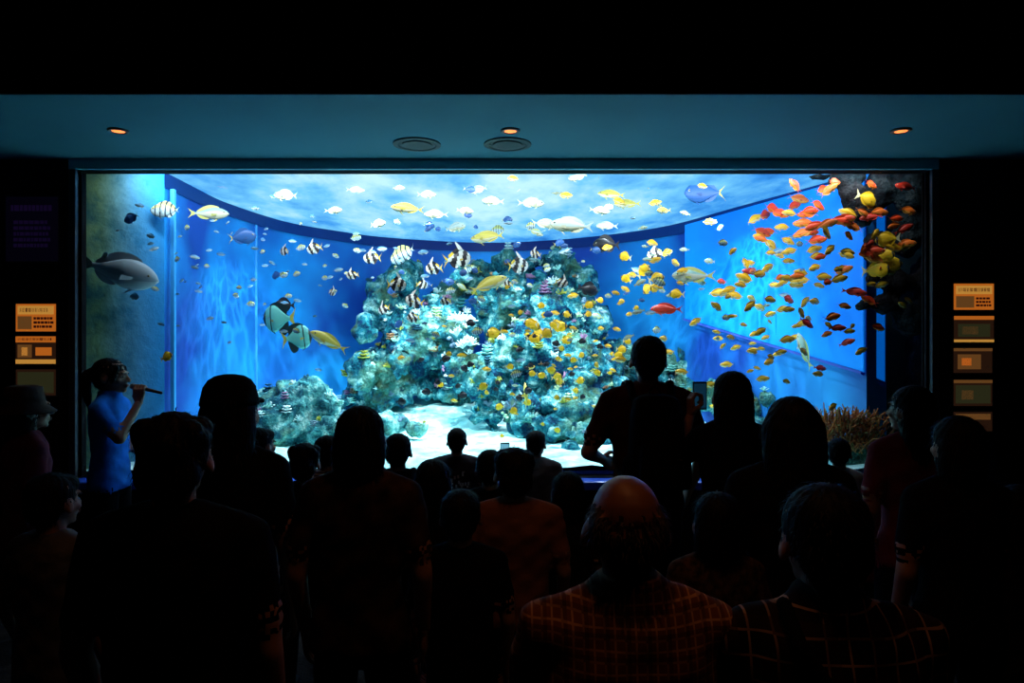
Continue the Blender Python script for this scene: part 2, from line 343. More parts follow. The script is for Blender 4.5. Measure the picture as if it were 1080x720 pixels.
M_rockl=rockmat('reef_rock_pale',(.01,.09,.13),(.10,.40,.40),(.6,.92,.86),(.24,.42,.20))
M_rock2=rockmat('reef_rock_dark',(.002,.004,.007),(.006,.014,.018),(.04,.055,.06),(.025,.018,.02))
def rock(name,blobs,voxel,amp,m):
    g=Geo()
    for (u,v,d,rx,rz) in blobs:
        c=at(u,v,d); ell(g,c,(rx,max(rx*.8,rz*.6),rz),0,Matrix.Rotation(random.uniform(-.4,.4),3,'Y'))
    V,Nn,Fc,L,_=solid(g,voxel,3)
    V=V.copy()
    for i in range(len(V)):
        p=Vector(V[i].tolist())
        q=mn.noise(p*2.6)*amp+mn.noise(p*6.5)*amp*.8+mn.noise(p*15)*amp*.55+abs(mn.noise(p*28))*amp*.35
        V[i]+=Nn[i]*q
    return make_obj(name,V,Fc,[m],smooth=True),V,Nn
bl=[]
rg=random.Random(11)
for (u,v,d,rx,rz) in [(428,292,8.0,.20,.20),(412,325,7.9,.26,.30),(432,365,7.8,.34,.38),(408,400,7.9,.35,.4),(385,425,8,.28,.22),(455,392,8.2,.34,.30),(480,415,8.3,.3,.22),
  (466,318,8.1,.22,.22),(470,350,7.9,.34,.38),(505,290,8.1,.22,.18),(548,280,8.1,.24,.14),(588,278,8.0,.22,.16),(608,296,7.9,.18,.20),(530,318,7.8,.3,.3),(585,330,7.7,.34,.36),
  (612,350,7.8,.26,.36),(560,375,7.5,.40,.36),(605,395,7.4,.36,.34),(635,410,7.6,.26,.32),(520,395,7.4,.26,.3),(668,425,7.7,.26,.2),(700,418,7.9,.28,.2),
  (600,430,7.0,.34,.22),(555,440,6.9,.26,.18),(635,445,6.9,.24,.2),(515,435,7.1,.18,.15),(575,452,6.6,.2,.12),(620,462,6.5,.18,.12),
  (487,392,7.2,.22,.24),(480,350,7.5,.14,.16),(655,385,8.3,.28,.3),(725,415,7.8,.28,.2),(690,390,8.1,.30,.28),(720,385,7.9,.16,.18),(760,420,7.2,.22,.16),(795,430,6.7,.2,.14)]:
    bl.append((u,v,d,rx,rz))
    for k in range(3): bl.append((u+rg.uniform(-26,26),v+rg.uniform(-12,22),d-rg.uniform(0,.4),rx*rg.uniform(.25,.45),rz*rg.uniform(.2,.4)))
mound,RV,RN=rock('coral_reef_rock',bl,.033,.12,M_rock)
bl=[(300,445,6.5,.32,.22),(330,430,6.6,.26,.24),(280,435,6.7,.2,.26),(345,455,6.3,.18,.14),(308,425,6.8,.22,.18),(268,460,6.2,.12,.10),(385,452,6.6,.12,.08),(365,462,6.1,.1,.06),(230,455,6.3,.16,.12),(205,445,6.3,.12,.14),(410,446,6.8,.14,.08),(440,452,6.7,.10,.06)]
rkl,RV2,RN2=rock('reef_boulder',bl,.03,.08,M_rockl)
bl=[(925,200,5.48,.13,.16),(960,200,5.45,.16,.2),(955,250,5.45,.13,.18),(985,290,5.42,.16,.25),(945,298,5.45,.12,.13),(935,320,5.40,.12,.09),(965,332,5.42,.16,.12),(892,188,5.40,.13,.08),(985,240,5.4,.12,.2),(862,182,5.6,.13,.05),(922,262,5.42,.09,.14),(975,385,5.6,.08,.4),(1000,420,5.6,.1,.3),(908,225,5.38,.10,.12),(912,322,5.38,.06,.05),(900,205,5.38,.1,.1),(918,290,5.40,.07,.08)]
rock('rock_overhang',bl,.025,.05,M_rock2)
bl=[(880,484,5.7,.22,.16),(920,480,5.5,.22,.18),(850,494,5.55,.14,.12),(950,492,5.40,.16,.2),(905,500,5.4,.2,.14),(975,475,5.4,.12,.25)]
rkr,RV3,RN3=rock('reef_outcrop',bl,.025,.05,M_rock)
M_col=attrmat('coral_color',.85,.15,.4)
CV=[];CF=[];CC=[]
def addpart(V,Fc,c):
    n=len(CV); CV.extend([tuple(v) for v in V]); CF.extend([tuple(i+n for i in f) for f in Fc]); CC.extend([c]*len(Fc))
def coral(p,n,s,kind,c):
    p=np.array(p); n=np.array(n); n=n/ (np.linalg.norm(n)+1e-6)
    g=Geo()
    if kind==0:
        for k in range(14):
            d=n+np.random.normal(0,.55,3); d[2]=abs(d[2])*.7+.2; d/=np.linalg.norm(d); e=p+d*s*random.uniform(.6,1)
            cap(g,p,e,s*.10,s*.05,0,6,1)
            d2=d+np.random.normal(0,.5,3); d2/=np.linalg.norm(d2); cap(g,p+d*s*.5,p+d*s*.5+d2*s*.4,s*.06,s*.03,0,6,1)
    elif kind==1:
        for k in range(5): ell(g,p+np.random.normal(0,s*.35,3),(s*.35,s*.35,s*.28),0,None,8,6)
    else:
        for k in range(3):
            q=p+n*s*.4*k*.5+np.array([0,0,s*.25*k]); R=[[tuple(q+np.array([rr_*math.cos(a)*(1+.12*math.sin(3*a+k)),rr_*math.sin(a),z+.06*s*math.sin(5*a)])) for a in np.linspace(0,2*math.pi,16,endpoint=False)] for rr_,z in ((s*.2,s*.05),(s*(.8-.15*k),s*.14),(s*(.8-.15*k),s*.08),(s*.15,-s*.1))]
            tube(g,R,0)
    addpart(g.v,g.f,c)
pal=[(.38,.80,.72),(.2,.55,.5),(.38,.42,.08),(.05,.27,.30),(.5,.72,.48),(.12,.22,.30),(.36,.22,.12),(.75,.92,.90),(.02,.10,.16),(.3,.18,.32),(.6,.85,.85)]
cand=[i for i in range(len(RV)) if RN[i][1]<.1 and RN[i][2]>-.3]
for i in random.sample(cand,320): coral(RV[i],RN[i],random.uniform(.035,.10),random.choice([0,0,0,0,1,2]),random.choice(pal))
cand=[i for i in range(len(RV2)) if RN2[i][1]<.2 and RN2[i][2]>0]
for i in random.sample(cand,45): coral(RV2[i],RN2[i],random.uniform(.03,.07),random.choice([0,0,1,2]),random.choice(pal))
cand=[i for i in range(len(RV3)) if RN3[i][1]<.2 and RN3[i][2]>0]
for i in random.sample(cand,20): coral(RV3[i],RN3[i],random.uniform(.03,.06),random.choice([0,0,1]),random.choice(pal[1:6]))
for k in range(9): coral(at(486+random.uniform(-12,12),352+random.uniform(-17,15),7.1),(0,-.6,.8),.11,0,(.75,.95,.95))
make_obj('coral_colony',CV,CF,[M_col],colors=CC)
CV=[];CF=[];CC=[]
for k in range(700):
    u=random.gauss(896,18); v=random.uniform(440,478); p=np.array(at(u,v,random.uniform(5.3,5.5))); g=Geo()
    d=np.array([random.gauss(0,.5),random.gauss(-.3,.4),1]); d/=np.linalg.norm(d); q=p+d*.05; e=q+(d+np.random.normal(0,.5,3))*.035
    cap(g,p,q,.006,.005,0,5,1); cap(g,q,e,.005,.004,0,5,1)
    c=random.choice([(.50,.18,.05),(.40,.12,.04),(.5,.24,.09),(.22,.10,.06),(.25,.22,.08)]); addpart(g.v,g.f,c)
make_obj('sea_anemone',CV,CF,[M_col],colors=CC)

# ---------------------------------------------------------------- fish
M_fish=attrmat('fish_skin',.45,.4)
SP={ # height, width ratio, tail fork, dorsal height
 'banner':(.62,.24,.10,.16),'sergeant':(.46,.30,.16,.1),'snapper':(.33,.36,.16,.08),'anthias':(.33,.36,.22,.09),'parrot':(.30,.45,.08,.07),
 'bat':(.80,.22,.08,.22),'grouper':(.38,.5,.05,.08),'tang':(.5,.26,.14,.08),'silver':(.30,.36,.18,.06),'trigger':(.5,.32,.06,.14),'long':(.27,.45,.10,.05),'butterfly':(.58,.22,.06,.1)}
def fcol(kind,t,z,part):
    if kind=='banner':
        if part=='tail' or part=='pec': return (.85,.6,.04)
        s=t+.12*z
        if .20<s<.38 or .58<s<.80: return (.01,.01,.015)
        if t<.06: return (.2,.15,.05)
        if part=='dorsal' and t>.6: return (.85,.6,.04)
        return (.75,.78,.72)
    if kind=='sergeant':
        if part=='tail': return (.35,.6,.7)
        return (.02,.04,.08) if (t*5.5)%1<.34 else ((.6,.7,.25) if z>.5 else (.5,.72,.8))
    if kind=='snapper':
        if z<-.45 and part=='body': return (.8,.68,.30)
        if part=='body' and abs(z-.15)<.1: return (.45,.50,.30)
        return (.85,.48,.015)
    if kind=='anthias':
        return (.80,.06,.01) if z>-.3 else (.85,.20,.02)
    if kind=='anthias2':
        return (.85,.17,.015) if z>-.3 else (.85,.36,.05)
    if kind=='parrot': 
        return (.55,.6,.18) if part!='body' else ((.30,.55,.50) if z>.2 else (.6,.66,.5))
    if kind=='bat':
        if part in('tail','pec'): return (.6,.55,.12)
        if .30<t<.36 or t<.13 or part in('dorsal','anal'): return (.01,.04,.05)
        return (.16,.68,.64)
    if kind=='grouper': return (.36,.50,.60) if z>-.2 else (.55,.68,.76)
    if kind=='tang': return (.03,.13,.40) if part!='tail' else (.75,.65,.08)
    if kind=='silver': return (.12,.38,.65) if z>0 else (.5,.7,.78)
    if kind=='pale': return (.50,.66,.62) if z>-.2 else (.7,.72,.5)
    if kind=='trigger': return (.008,.012,.02)
    if kind=='red': return (.5,.025,.01)
    if kind=='long': return (.65,.58,.10) if z>-.1 or part!='body' else (.75,.75,.5)
    if kind=='butterfly': return (.02,.02,.02) if .05<t<.12 else ((.9,.55,.015) if part!='tail' else (.75,.7,.4))
    return (.8,.8,.8)
shape_of={'anthias2':'anthias','pale':'parrot','red':'parrot'}
cache={}
def fish_geo(kind):
    if kind in cache: return cache[kind]
    H,W,fork,dh=SP[shape_of.get(kind,kind)]
    n,rg_=22,10; V=[];Fc=[];C=[]
    L0,L1=.5,-.33
    def prof(t):
        if t<.40: h=(max(0,1-(1-t/.40)**2))**.7
        else:
            q=(t-.40)/.60; h=.17+.83*(.5+.5*math.cos(math.pi*q))**.9
        return h*H/2
    for i in range(n+1):
        t=i/n; x=L0+(L1-L0)*t; h=max(prof(t),.004); w=max(h*W*(1 if t<.5 else 1-.55*(t-.5)/.5),.003)
        for j in range(rg_):
            a=2*math.pi*j/rg_; V.append((x,w*math.sin(a),h*math.cos(a)))
    for i in range(n):
        for j in range(rg_):
            k=(j+1)%rg_; Fc.append((i*rg_+j,i*rg_+k,(i+1)*rg_+k,(i+1)*rg_+j))
            z=(math.cos(2*math.pi*(j+.5)/rg_)); C.append(fcol(kind,(i+.5)/n,z,'body'))
    Fc.append(tuple(range(rg_))[::-1]); C.append(C[0])
    def strip(ts,hf,sgn,part,sweep=.06):
        b=len(V)
        for t in ts:
            x=L0+(L1-L0)*t; h=prof(t); f=hf(t)
            V.append((x,0,sgn*h*.9)); V.append((x-sweep*f/dh if dh else x,0,sgn*(h+f)))
        for i in range(len(ts)-1):
            Fc.append((b+2*i,b+2*i+2,b+2*i+3,b+2*i+1)); C.append(fcol(kind,(ts[i]+ts[i+1])/2,sgn,part))
    ts=[.28+.06*i for i in range(12)]
    sh=shape_of.get(kind,kind)
    if sh=='banner': strip(ts,lambda t:dh*(.55+1.6*math.exp(-((t-.36)/.06)**2)) if t<.9 else .01,1,'dorsal',.1)
    elif sh=='bat': strip(ts,lambda t:dh*(t-.2)*1.6 if t<.85 else .02,1,'dorsal',.12)
    else: strip(ts,lambda t:dh*(math.sin(math.pi*(t-.24)/.72))**.6,1,'dorsal')
    ts2=[.58+.05*i for i in range(8)]
    strip(ts2,lambda t:dh*(1.2 if sh=='bat' else .8)*max(.1,math.sin(math.pi*(t-.54)/.42)),-1,'anal')
    b=len(V); hp=prof(1)*.9; th=max(H*.42,.13)
    V.extend([(L1+.02,0,hp),(L1+.02,0,-hp),(-.5,0,th),(-.5+fork,0,.02),(-.5+fork,0,-.02),(-.5,0,-th),(L1-.08,0,hp+.4*(th-hp)),(L1-.08,0,-hp-.4*(th-hp))])
    for f in ((b,b+6,b+3),(b+6,b+2,b+3),(b,b+3,b+4,b+1),(b+1,b+4,b+7),(b+7,b+4,b+5)): Fc.append(f); C.append(fcol(kind,1,0,'tail'))
    for s in (-1,1):
        b=len(V); x=L0+(L1-L0)*.32; w=prof(.32)*W
        V.extend([(x,s*w*.9,-.02),(x-.03,s*w*.95,-.06),(x-.14,s*(w+.06),-.09),(x-.13,s*(w+.05),-.02)]); Fc.append((b,b+1,b+2,b+3)); C.append(tuple(.75*q for q in fcol(kind,.3,-.2,'pec')))
        b=len(V); h=prof(.38); V.extend([(x,s*.01,-h*.92),(x-.05,s*.01,-h*.95),(x-.12,s*.03,-h-.07)]); Fc.append((b,b+1,b+2)); C.append(fcol(kind,.4,-1,'anal'))
        ex=L0+(L1-L0)*.14; ew=prof(.14)*W*.93; r=.022 if kind!='grouper' else .014
        for rad,off,c in ((r*1.3,.0,(.6,.6,.4)),(r*.8,.006,(.005,.005,.005))):
            b=len(V)
            for k in range(8): V.append((ex+rad*math.cos(k*math.pi/4),s*(ew+off),prof(.14)*.3+rad*math.sin(k*math.pi/4)))
            V.append((ex,s*(ew+off+.01),prof(.14)*.3))
            for k in range(8): Fc.append((b+k,b+(k+1)%8,b+8)); C.append(c)
    cache[kind]=(np.array(V),Fc,C); return cache[kind]
def limit(u):
    k=(u-540)/F; best=9
    for (x0,y0),(x1,y1) in zip(poly[:-1],poly[1:]):
        a0=x0-k*y0; a1=x1-k*y1
        if a0*a1<0:
            t=a0/(a0-a1); best=min(best,y0+(y1-y0)*t)
    return best
schools={}
def put_fish(obj,kind,u,v,ln,head=0,pitch=0,d=None):
    lim=limit(u)-.12
    if u>870: lim=min(lim,5.25)
    if d is None: d=random.uniform(5.3,max(5.32,min(lim,6.6)))
    d=min(d,max(lim,5.18)); s=ln*d/F
    V,Fc,C=fish_geo(kind); bend=random.uniform(-.35,.35)
    Vb=V.copy(); xx=np.minimum(0,Vb[:,0]-.1); Vb[:,1]+=bend*xx*xx
    R=Matrix.Rotation(math.radians(head),3,'Z')@Matrix.Rotation(math.radians(-pitch),3,'Y')@Matrix.Rotation(random.uniform(-.15,.15),3,'X')
    P=(Vb*s)@np.array(R).T+np.array(at(u,v,d))
    tint=random.uniform(.65,1.05)
    S=schools.setdefault(obj,([],[],[])); n=len(S[0])
    S[0].extend(P.tolist()); S[1].extend([tuple(i+n for i in f) for f in Fc]); S[2].extend([tuple(q*tint for q in c) for c in C])
def H(side): return (0 if side>0 else 180)+random.uniform(-38,38)
one=[('giant_grouper','grouper',124,286,84,10,-14,5.35),('batfish','bat',294,336,36,170,0,5.9),('batfish.','bat',313,356,32,20,8,5.8),
 ('parrotfish','parrot',220,225,42,5,0,5.6),('parrotfish.','long',347,360,44,205,28,5.7),('parrotfish..','long',515,300,44,15,22,5.8),
 ('red_wrasse','red',703,326,34,175,0,6.2),('emperor_fish','parrot',731,291,48,190,0,5.9),('surgeonfish','tang',255,250,30,10,8,5.7),('surgeonfish.','tang',744,203,44,175,0,5.9),
 ('moorish_idol','sergeant',176,222,34,185,0,5.6),('wrasse','sergeant',426,268,34,165,-25,6.0),('wrasse.','parrot',848,370,44,100,60,5.6),('wrasse..','long',555,420,36,100,65,6.0),
 ('triggerfish','trigger',620,305,24,20,-10,6.0),('triggerfish.','trigger',640,258,30,185,0,6.4),('triggerfish..','trigger',300,322,24,175,0,6.1)]
for nm,k,u,v,l,h,p,d in one: put_fish(nm,k,u,v,l,h,p,d)
for u,v,l in [(393,272,20),(418,300,22),(482,273,30),(546,280,25),(437,318,22),(405,326,16),(458,283,20),(372,290,14),(332,262,18),(300,265,14),(436,335,16),(592,298,16),(692,268,20),(536,300,12),(565,268,14),(350,308,12),(470,318,12),(445,300,14)]:
    put_fish('bannerfish_school','banner',u,v,l,H(random.choice((-1,1))),random.uniform(-15,15))
for u,v,l in [(302,206,32),(430,220,36),(398,236,24),(515,250,42),(540,192,46),(603,238,48),(645,205,30),(610,186,26),(590,202,20),(688,194,26),(560,214,30),(480,240,28),(520,212,24),(662,215,30),(720,185,22),(632,222,22),(505,200,24),(460,226,26),(352,222,22),(575,236,30),(375,200,20),(450,205,22),(640,238,24),(420,198,16),(700,222,22),(490,222,20)]:  # pale fish, some standing in for reflections under the water surface
    put_fish('pale_fish_and_reflections',random.choice(['pale','pale','pale','long']),u,v,l,H(random.choice((-1,1))),random.uniform(-10,10),random.uniform(5.4,6.2))
for u,v,l in [(435,188,18),(610,187,18),(652,212,18),(596,206,16),(712,186,18),(630,184,14),(690,214,16),(740,196,14),(540,188,14)]:
    put_fish('yellow_snapper_school','snapper',u,v,l,H(1),random.uniform(-10,10),random.uniform(5.4,5.9))
def cluster(obj,kinds,cu,cv,ru,rv,n,l0,l1,prob=.5,pit=15,dr=None):
    k=0
    while k<n:
        u=random.gauss(cu,ru*.55); v=random.gauss(cv,rv*.55)
        if u<92 or u>972 or v<186 or v>470: continue
        d=random.uniform(*dr) if dr else None
        put_fish(obj,random.choice(kinds),u,v,random.uniform(l0,l1),H(1 if random.random()<prob else -1),random.gauss(0,pit),d); k+=1
cluster('anthias_school',['anthias','anthias','anthias2'],840,230,55,32,22,18,28,.6,20)
cluster('anthias_school',['anthias','red','anthias2'],925,250,50,65,20,17,26,.5,20)
cluster('anthias_school',['red','anthias','anthias2'],840,300,110,65,20,14,22,.5)
cluster('yellow_snapper_school',['snapper'],835,285,90,55,52,14,24,.6,22)
cluster('yellow_snapper_school',['snapper','butterfly'],930,268,40,40,10,20,28,.7,25)
cluster('yellow_snapper_school',['snapper'],785,365,125,60,62,9,19,.5,18)
cluster('yellow_snapper_school',['snapper','butterfly'],680,285,45,34,18,12,19,.5,20)
cluster('yellow_damselfish_school',['butterfly','snapper'],590,380,100,70,85,6,13,.5,15,(5.8,6.3))
cluster('yellow_damselfish_school',['butterfly'],570,355,60,30,8,12,19,.5,15,(5.8,6.3))
cluster('yellow_damselfish_school',['snapper','butterfly'],480,390,90,50,8,8,13,.5,15,(5.8,6.3))
cluster('yellow_damselfish_school',['butterfly'],176,376,1,1,1,16,17)
cluster('silver_fish_school',['silver','silver','sergeant'],280,280,160,85,95,5,13,.5,15)
cluster('silver_fish_school',['silver','sergeant','tang'],480,285,180,65,60,6,15,.5,15)
cluster('silver_fish_school',['silver','sergeant','parrot'],700,300,180,95,45,7,18,.5,15)
cluster('silver_fish_school',['tang','silver'],130,240,40,70,4,14,22,.5,15)
cluster('black_damselfish_school',['trigger'],540,380,90,50,26,7,13,.5,15,(5.8,6.3))
for nm,(V,Fc,C) in schools.items(): make_obj(nm.rstrip('.'),V,Fc,[M_fish],colors=C)

# ---------------------------------------------------------------- people
def cloth(n,c,var=.15): return mat(n,c,.9,.05,var=var,scale=9,bump=.25,bscale=18)
SK=mat('skin',(.46,.25,.16),.55,.3,var=.05,scale=8); SKD=mat('skin_tan',(.28,.115,.055),.45,.4,var=.05)
HB=mat('hair_black',(.005,.004,.004),.6,.12,var=.4,scale=60); HG=mat('hair_grey',(.05,.035,.03),.7,.15,var=.4,scale=60)
EYE=mat('eye_white',(.30,.30,.30),.3,.4); PUP=mat('pupil',(.01,.006,.004),.2,.6); LIP=mat('lip',(.32,.10,.08),.5,.3)
C_blk=cloth('cloth_black',(.006,.006,.008)); C_dk=cloth('cloth_charcoal',(.012,.012,.015)); C_brn=cloth('cloth_brown',(.06,.02,.013))
C_blue=cloth('polo_blue',(.02,.22,.85)); C_rust=cloth('cloth_rust',(.26,.11,.07)); C_gry=cloth('cloth_grey',(.16,.16,.17)); C_wht=cloth('cloth_white',(.7,.7,.7)); C_pink=cloth('cloth_pink',(.22,.035,.05)); C_tan=cloth('cloth_tan',(.12,.07,.05))
C_str=plaid('cloth_stripe',(.5,.47,.47),(.05,.05,.07),0.001,45,.45); C_pla=plaid('plaid_orange',(.22,.075,.035),(.60,.30,.16),50,50,.2,(.04,.012,.008)); C_pld=plaid('plaid_dark',(.012,.007,.006),(.42,.27,.19),22,22,.10,(.04,.016,.012))
C_pat=mat('cloth_pattern',(.02,.012,.008),.9,.1,scale=35,col2=(.12,.065,.04)); C_camo=mat('cloth_camo',(.006,.004,.003),.9,.1,scale=12,col2=(.08,.042,.022)); C_jean=cloth('denim',(.006,.008,.016)); C_shoe=mat('shoe',(.01,.01,.01),.5)
def tshirt_print():
    m,nt,b=nodes('tshirt_print'); b.inputs['Roughness'].default_value=.9
    tc=nt.nodes.new('ShaderNodeTexCoord'); mp=nt.nodes.new('ShaderNodeMapping'); mp.inputs['Scale'].default_value=(36,1,20); nt.links.new(tc.outputs['Object'],mp.inputs[0])
    v=nt.nodes.new('ShaderNodeTexVoronoi'); v.distance='CHEBYCHEV'; v.inputs['Scale'].default_value=1; nt.links.new(mp.outputs[0],v.inputs['Vector'])
    l=nt.nodes.new('ShaderNodeMath'); l.operation='LESS_THAN'; l.inputs[1].default_value=.33; nt.links.new(v.outputs['Distance'],l.inputs[0])
    s=nt.nodes.new('ShaderNodeSeparateXYZ'); nt.links.new(tc.outputs['Object'],s.inputs[0])
    a=nt.nodes.new('ShaderNodeMath'); a.operation='ABSOLUTE'; nt.links.new(s.outputs[0],a.inputs[0]); c=nt.nodes.new('ShaderNodeMath'); c.operation='LESS_THAN'; c.inputs[1].default_value=.14; nt.links.new(a.outputs[0],c.inputs[0])
    q=nt.nodes.new('ShaderNodeMath'); q.operation='MULTIPLY'; nt.links.new(l.outputs[0],q.inputs[0]); nt.links.new(c.outputs[0],q.inputs[1]); prod=q.outputs[0]
    a=nt.nodes.new('ShaderNodeMath'); a.operation='COMPARE'; a.inputs[1].default_value=1.22; a.inputs[2].default_value=.08; nt.links.new(s.outputs[2],a.inputs[0])
    q=nt.nodes.new('ShaderNodeMath'); q.operation='MULTIPLY'; nt.links.new(prod,q.inputs[0]); nt.links.new(a.outputs[0],q.inputs[1])
    mi=nt.nodes.new('ShaderNodeMix'); mi.data_type='RGBA'; mi.inputs[6].default_value=(.03,.03,.045,1); mi.inputs[7].default_value=(.9,.9,.9,1); nt.links.new(q.outputs[0],mi.inputs[0]); nt.links.new(mi.outputs[2],b.inputs['Base Color'])
    return m
C_prt=tshirt_print()
hc={}
def head_mesh(style,skin,hair):
    key_=(style,skin.name,hair.name)
    if key_ in hc: return hc[key_]
    g=Geo()
    ell(g,(0,-.012,1.608),(.074,.094,.088),0); ell(g,(0,.018,1.565),(.063,.078,.08),0); ell(g,(0,.032,1.520),(.050,.056,.042),0); ell(g,(0,.076,1.496),(.021,.018,.016),0)
    cap(g,(0,.094,1.592),(0,.112,1.560),.008,.0125,0,10,3); ell(g,(.013,.098,1.556),(.009,.010,.008),0); ell(g,(-.013,.098,1.556),(.009,.010,.008),0)
    ell(g,(0,.086,1.612),(.045,.012,.010),0); ell(g,(.042,.062,1.56),(.02,.02,.018),0); ell(g,(-.042,.062,1.56),(.02,.02,.018),0)
    ell(g,(0,.090,1.531),(.024,.014,.012),0); ell(g,(0,.088,1.521),(.020,.013,.009),0)
    for s in (-1,1):
        ell(g,(s*.081,-.008,1.578),(.012,.021,.034),0,Matrix.Rotation(-.3*s,3,'Y')); 
    cap(g,(0,-.022,1.40),(0,-.012,1.53),.056,.050,0,18,6)
    if style not in ('bald',):
        ell(g,(0,-.024,1.626),(.086,.100,.084),1,None,22,14); ell(g,(0,-.055,1.575),(.076,.062,.075),1,None,22,14)
        ell(g,(.062,-.02,1.60),(.026,.05,.045),1); ell(g,(-.062,-.02,1.60),(.026,.05,.045),1)
    if style=='short': ell(g,(.01,.03,1.655),(.06,.055,.04),1); ell(g,(0,-.045,1.655),(.075,.06,.045),1)
    if style=='fluffy':
        for k in range(14):
            a=k*2.4; ell(g,(.062*math.cos(a),-.03+.065*math.sin(a),1.64+.025*math.sin(k*1.7)),(.034,.034,.034),1)
        ell(g,(0,-.07,1.56),(.08,.05,.07),1)
    if style=='bald':
        for s in (-1,1): ell(g,(s*.062,-.035,1.588),(.019,.058,.045),1)
        ell(g,(0,-.072,1.570),(.064,.036,.058),1)
    if style in ('long','longwide'):
        w=1.2 if style=='longwide' else 1
        loft(g,dens([(0,-.03,1.66,.07*w,.07),(0,-.035,1.60,.093*w,.09),(0,-.045,1.52,.096*w,.078),(0,-.055,1.44,.094*w,.068),(0,-.065,1.36,.090*w,.055),(0,-.07,1.28,.075*w,.04),(0,-.07,1.23,.05*w,.02)]),1,24,2)
    if style=='bob':
        loft(g,dens([(0,-.03,1.66,.07,.07),(0,-.035,1.60,.092,.09),(0,-.04,1.53,.097,.078),(0,-.045,1.475,.088,.068),(0,-.045,1.45,.065,.05)]),1,24,2)
    if style=='pony':
        P=[(0,-.11,1.635),(0,-.155,1.60),(0,-.165,1.53),(0,-.155,1.45),(.0,-.14,1.38)]; R=[.022,.030,.032,.026,.010]
        for a,b,r0,r1 in zip(P[:-1],P[1:],R[:-1],R[1:]): cap(g,a,b,r0,r1,1,12,4)
        cap(g,(.05,.055,1.645),(.072,.035,1.56),.016,.010,1); cap(g,(-.05,.055,1.645),(-.072,.035,1.56),.016,.010,1)
    V,Nn,Fc,L,VL=solid(g,.0062,3)
    V=V.copy(); hm=VL==1
    a=np.arctan2(V[:,0],V[:,1]+.03); nz=np.sin(a*38+V[:,2]*30)*.5+np.sin(a*67-V[:,2]*45+1)*.35+np.sin(a*15+V[:,2]*80)*.4
    V[hm]+=Nn[hm]*(nz[hm]*.0025)[:,None]
    V=V.tolist(); Fc=list(Fc); L=list(L)
    g2=Geo()
    for s in (-1,1):
        ell(g2,(s*.030,.075,1.585),(.012,.012,.005),2,None,12,8); ell(g2,(s*.030,.0845,1.585),(.006,.004,.005),3,None,10,6)
        cap(g2,(s*.016,.098,1.606),(s*.045,.086,1.607),.0035,.0025,3,8,3)
    cap(g2,(-.018,.1005,1.5325),(.018,.1005,1.5325),.0045,.0045,4,8,4); cap(g2,(-.014,.0995,1.524),(.014,.0995,1.524),.005,.005,4,8,4)
    n=len(V); V+=g2.v; Fc+=[tuple(i+n for i in f) for f in g2.f]; L+=g2.l
    idx=np.nonzero(hm)[0]; lm=1.0 if style in('long','longwide','bob','pony') else .5
    for i in np.random.choice(idx,min(520,len(idx))):
        p=np.array(V[i]); nn=Nn[i]; dwn=np.array([0,0,-1.])-nn*(-nn[2]); dwn+=np.array([nn[0],nn[1],0])*.35*random.random()
        if np.linalg.norm(dwn)<.15: dwn=np.array([random.uniform(-1,1),random.uniform(-1,1),0])
        dwn/=np.linalg.norm(dwn); sd=np.cross(dwn,nn); sd/=np.linalg.norm(sd)+1e-6; Ls=random.uniform(.02,.05)*lm; up=random.uniform(.0,.009); b=len(V)
        for k in range(4):
            t=k/3; c=p+dwn*Ls*t+nn*(up*math.sin(t*2.2)+.001)+sd*.006*random.uniform(-1,1)*t; w=.0016*(1-t*.8)
            V.append((c-sd*w).tolist()); V.append((c+sd*w).tolist())
        for k in range(3): Fc.append((b+2*k,b+2*k+1,b+2*k+3,b+2*k+2)); L.append(1)
    o=make_obj('head',V,Fc,[skin,hair,EYE,PUP,LIP],L); me=o.data; bpy.data.objects.remove(o); hc[key_]=me; return me
def hand_mesh(kind):
    g=Geo()
    loft(g,[(.0,0,.01,.018,.026),(.0,0,-.01,.017,.027),(.002,0,-.03,.016,.034),(.003,0,-.06,.016,.041),(.002,0,-.088,.014,.041),(.002,0,-.097,.009,.036)],0,18,2.6)
    ys=[.030,.010,-.011,-.031]; ln=[.070,.078,.073,.058]
    for y,l in zip(ys,ln):
        if kind=='relax':
            a=[12,38,60]; p=np.array((.002,y,-.088)); rr_=[.0095,.0088,.008,.0072]
            for k in range(3):
                q=p+np.array([math.sin(math.radians(a[k])),0,-math.cos(math.radians(a[k]))])*l*(.44,.32,.24)[k]; cap(g,p,q,rr_[k],rr_[k+1],0,10,2); p=q
        else:
            P=[(.002,y,-.090),(.022,y*.95,-.117),(.052,y*.9,-.108),(.056,y*.9,-.082),(.044,y*.9,-.070)]; P=P if l>.06 else [P[0],(.02,y*.95,-.112),(.046,y*.9,-.105),(.05,y*.9,-.084)]
            R=[.0095,.0092,.0085,.008,.0072]
            for k in range(len(P)-1): cap(g,P[k],P[k+1],R[k],R[k+1],0,10,2)
    T=[(.006,.024,-.022),(.018,.046,-.05),(.026,.052,-.078),(.032,.048,-.10)] if kind=='relax' else [(.006,.024,-.022),(.024,.044,-.045),(.048,.036,-.062),(.062,.014,-.072)]
    R=[.014,.0115,.0100,.0082]
    for k in range(3): cap(g,T[k],T[k+1],R[k],R[k+1],0,10,3)
    V,Nn,Fc,L,_=solid(g,.0034,2)
    o=make_obj('hand',V,Fc,[SK],L); me=o.data; bpy.data.objects.remove(o); return me
HM={'relax':hand_mesh('relax'),'grip':hand_mesh('grip')}
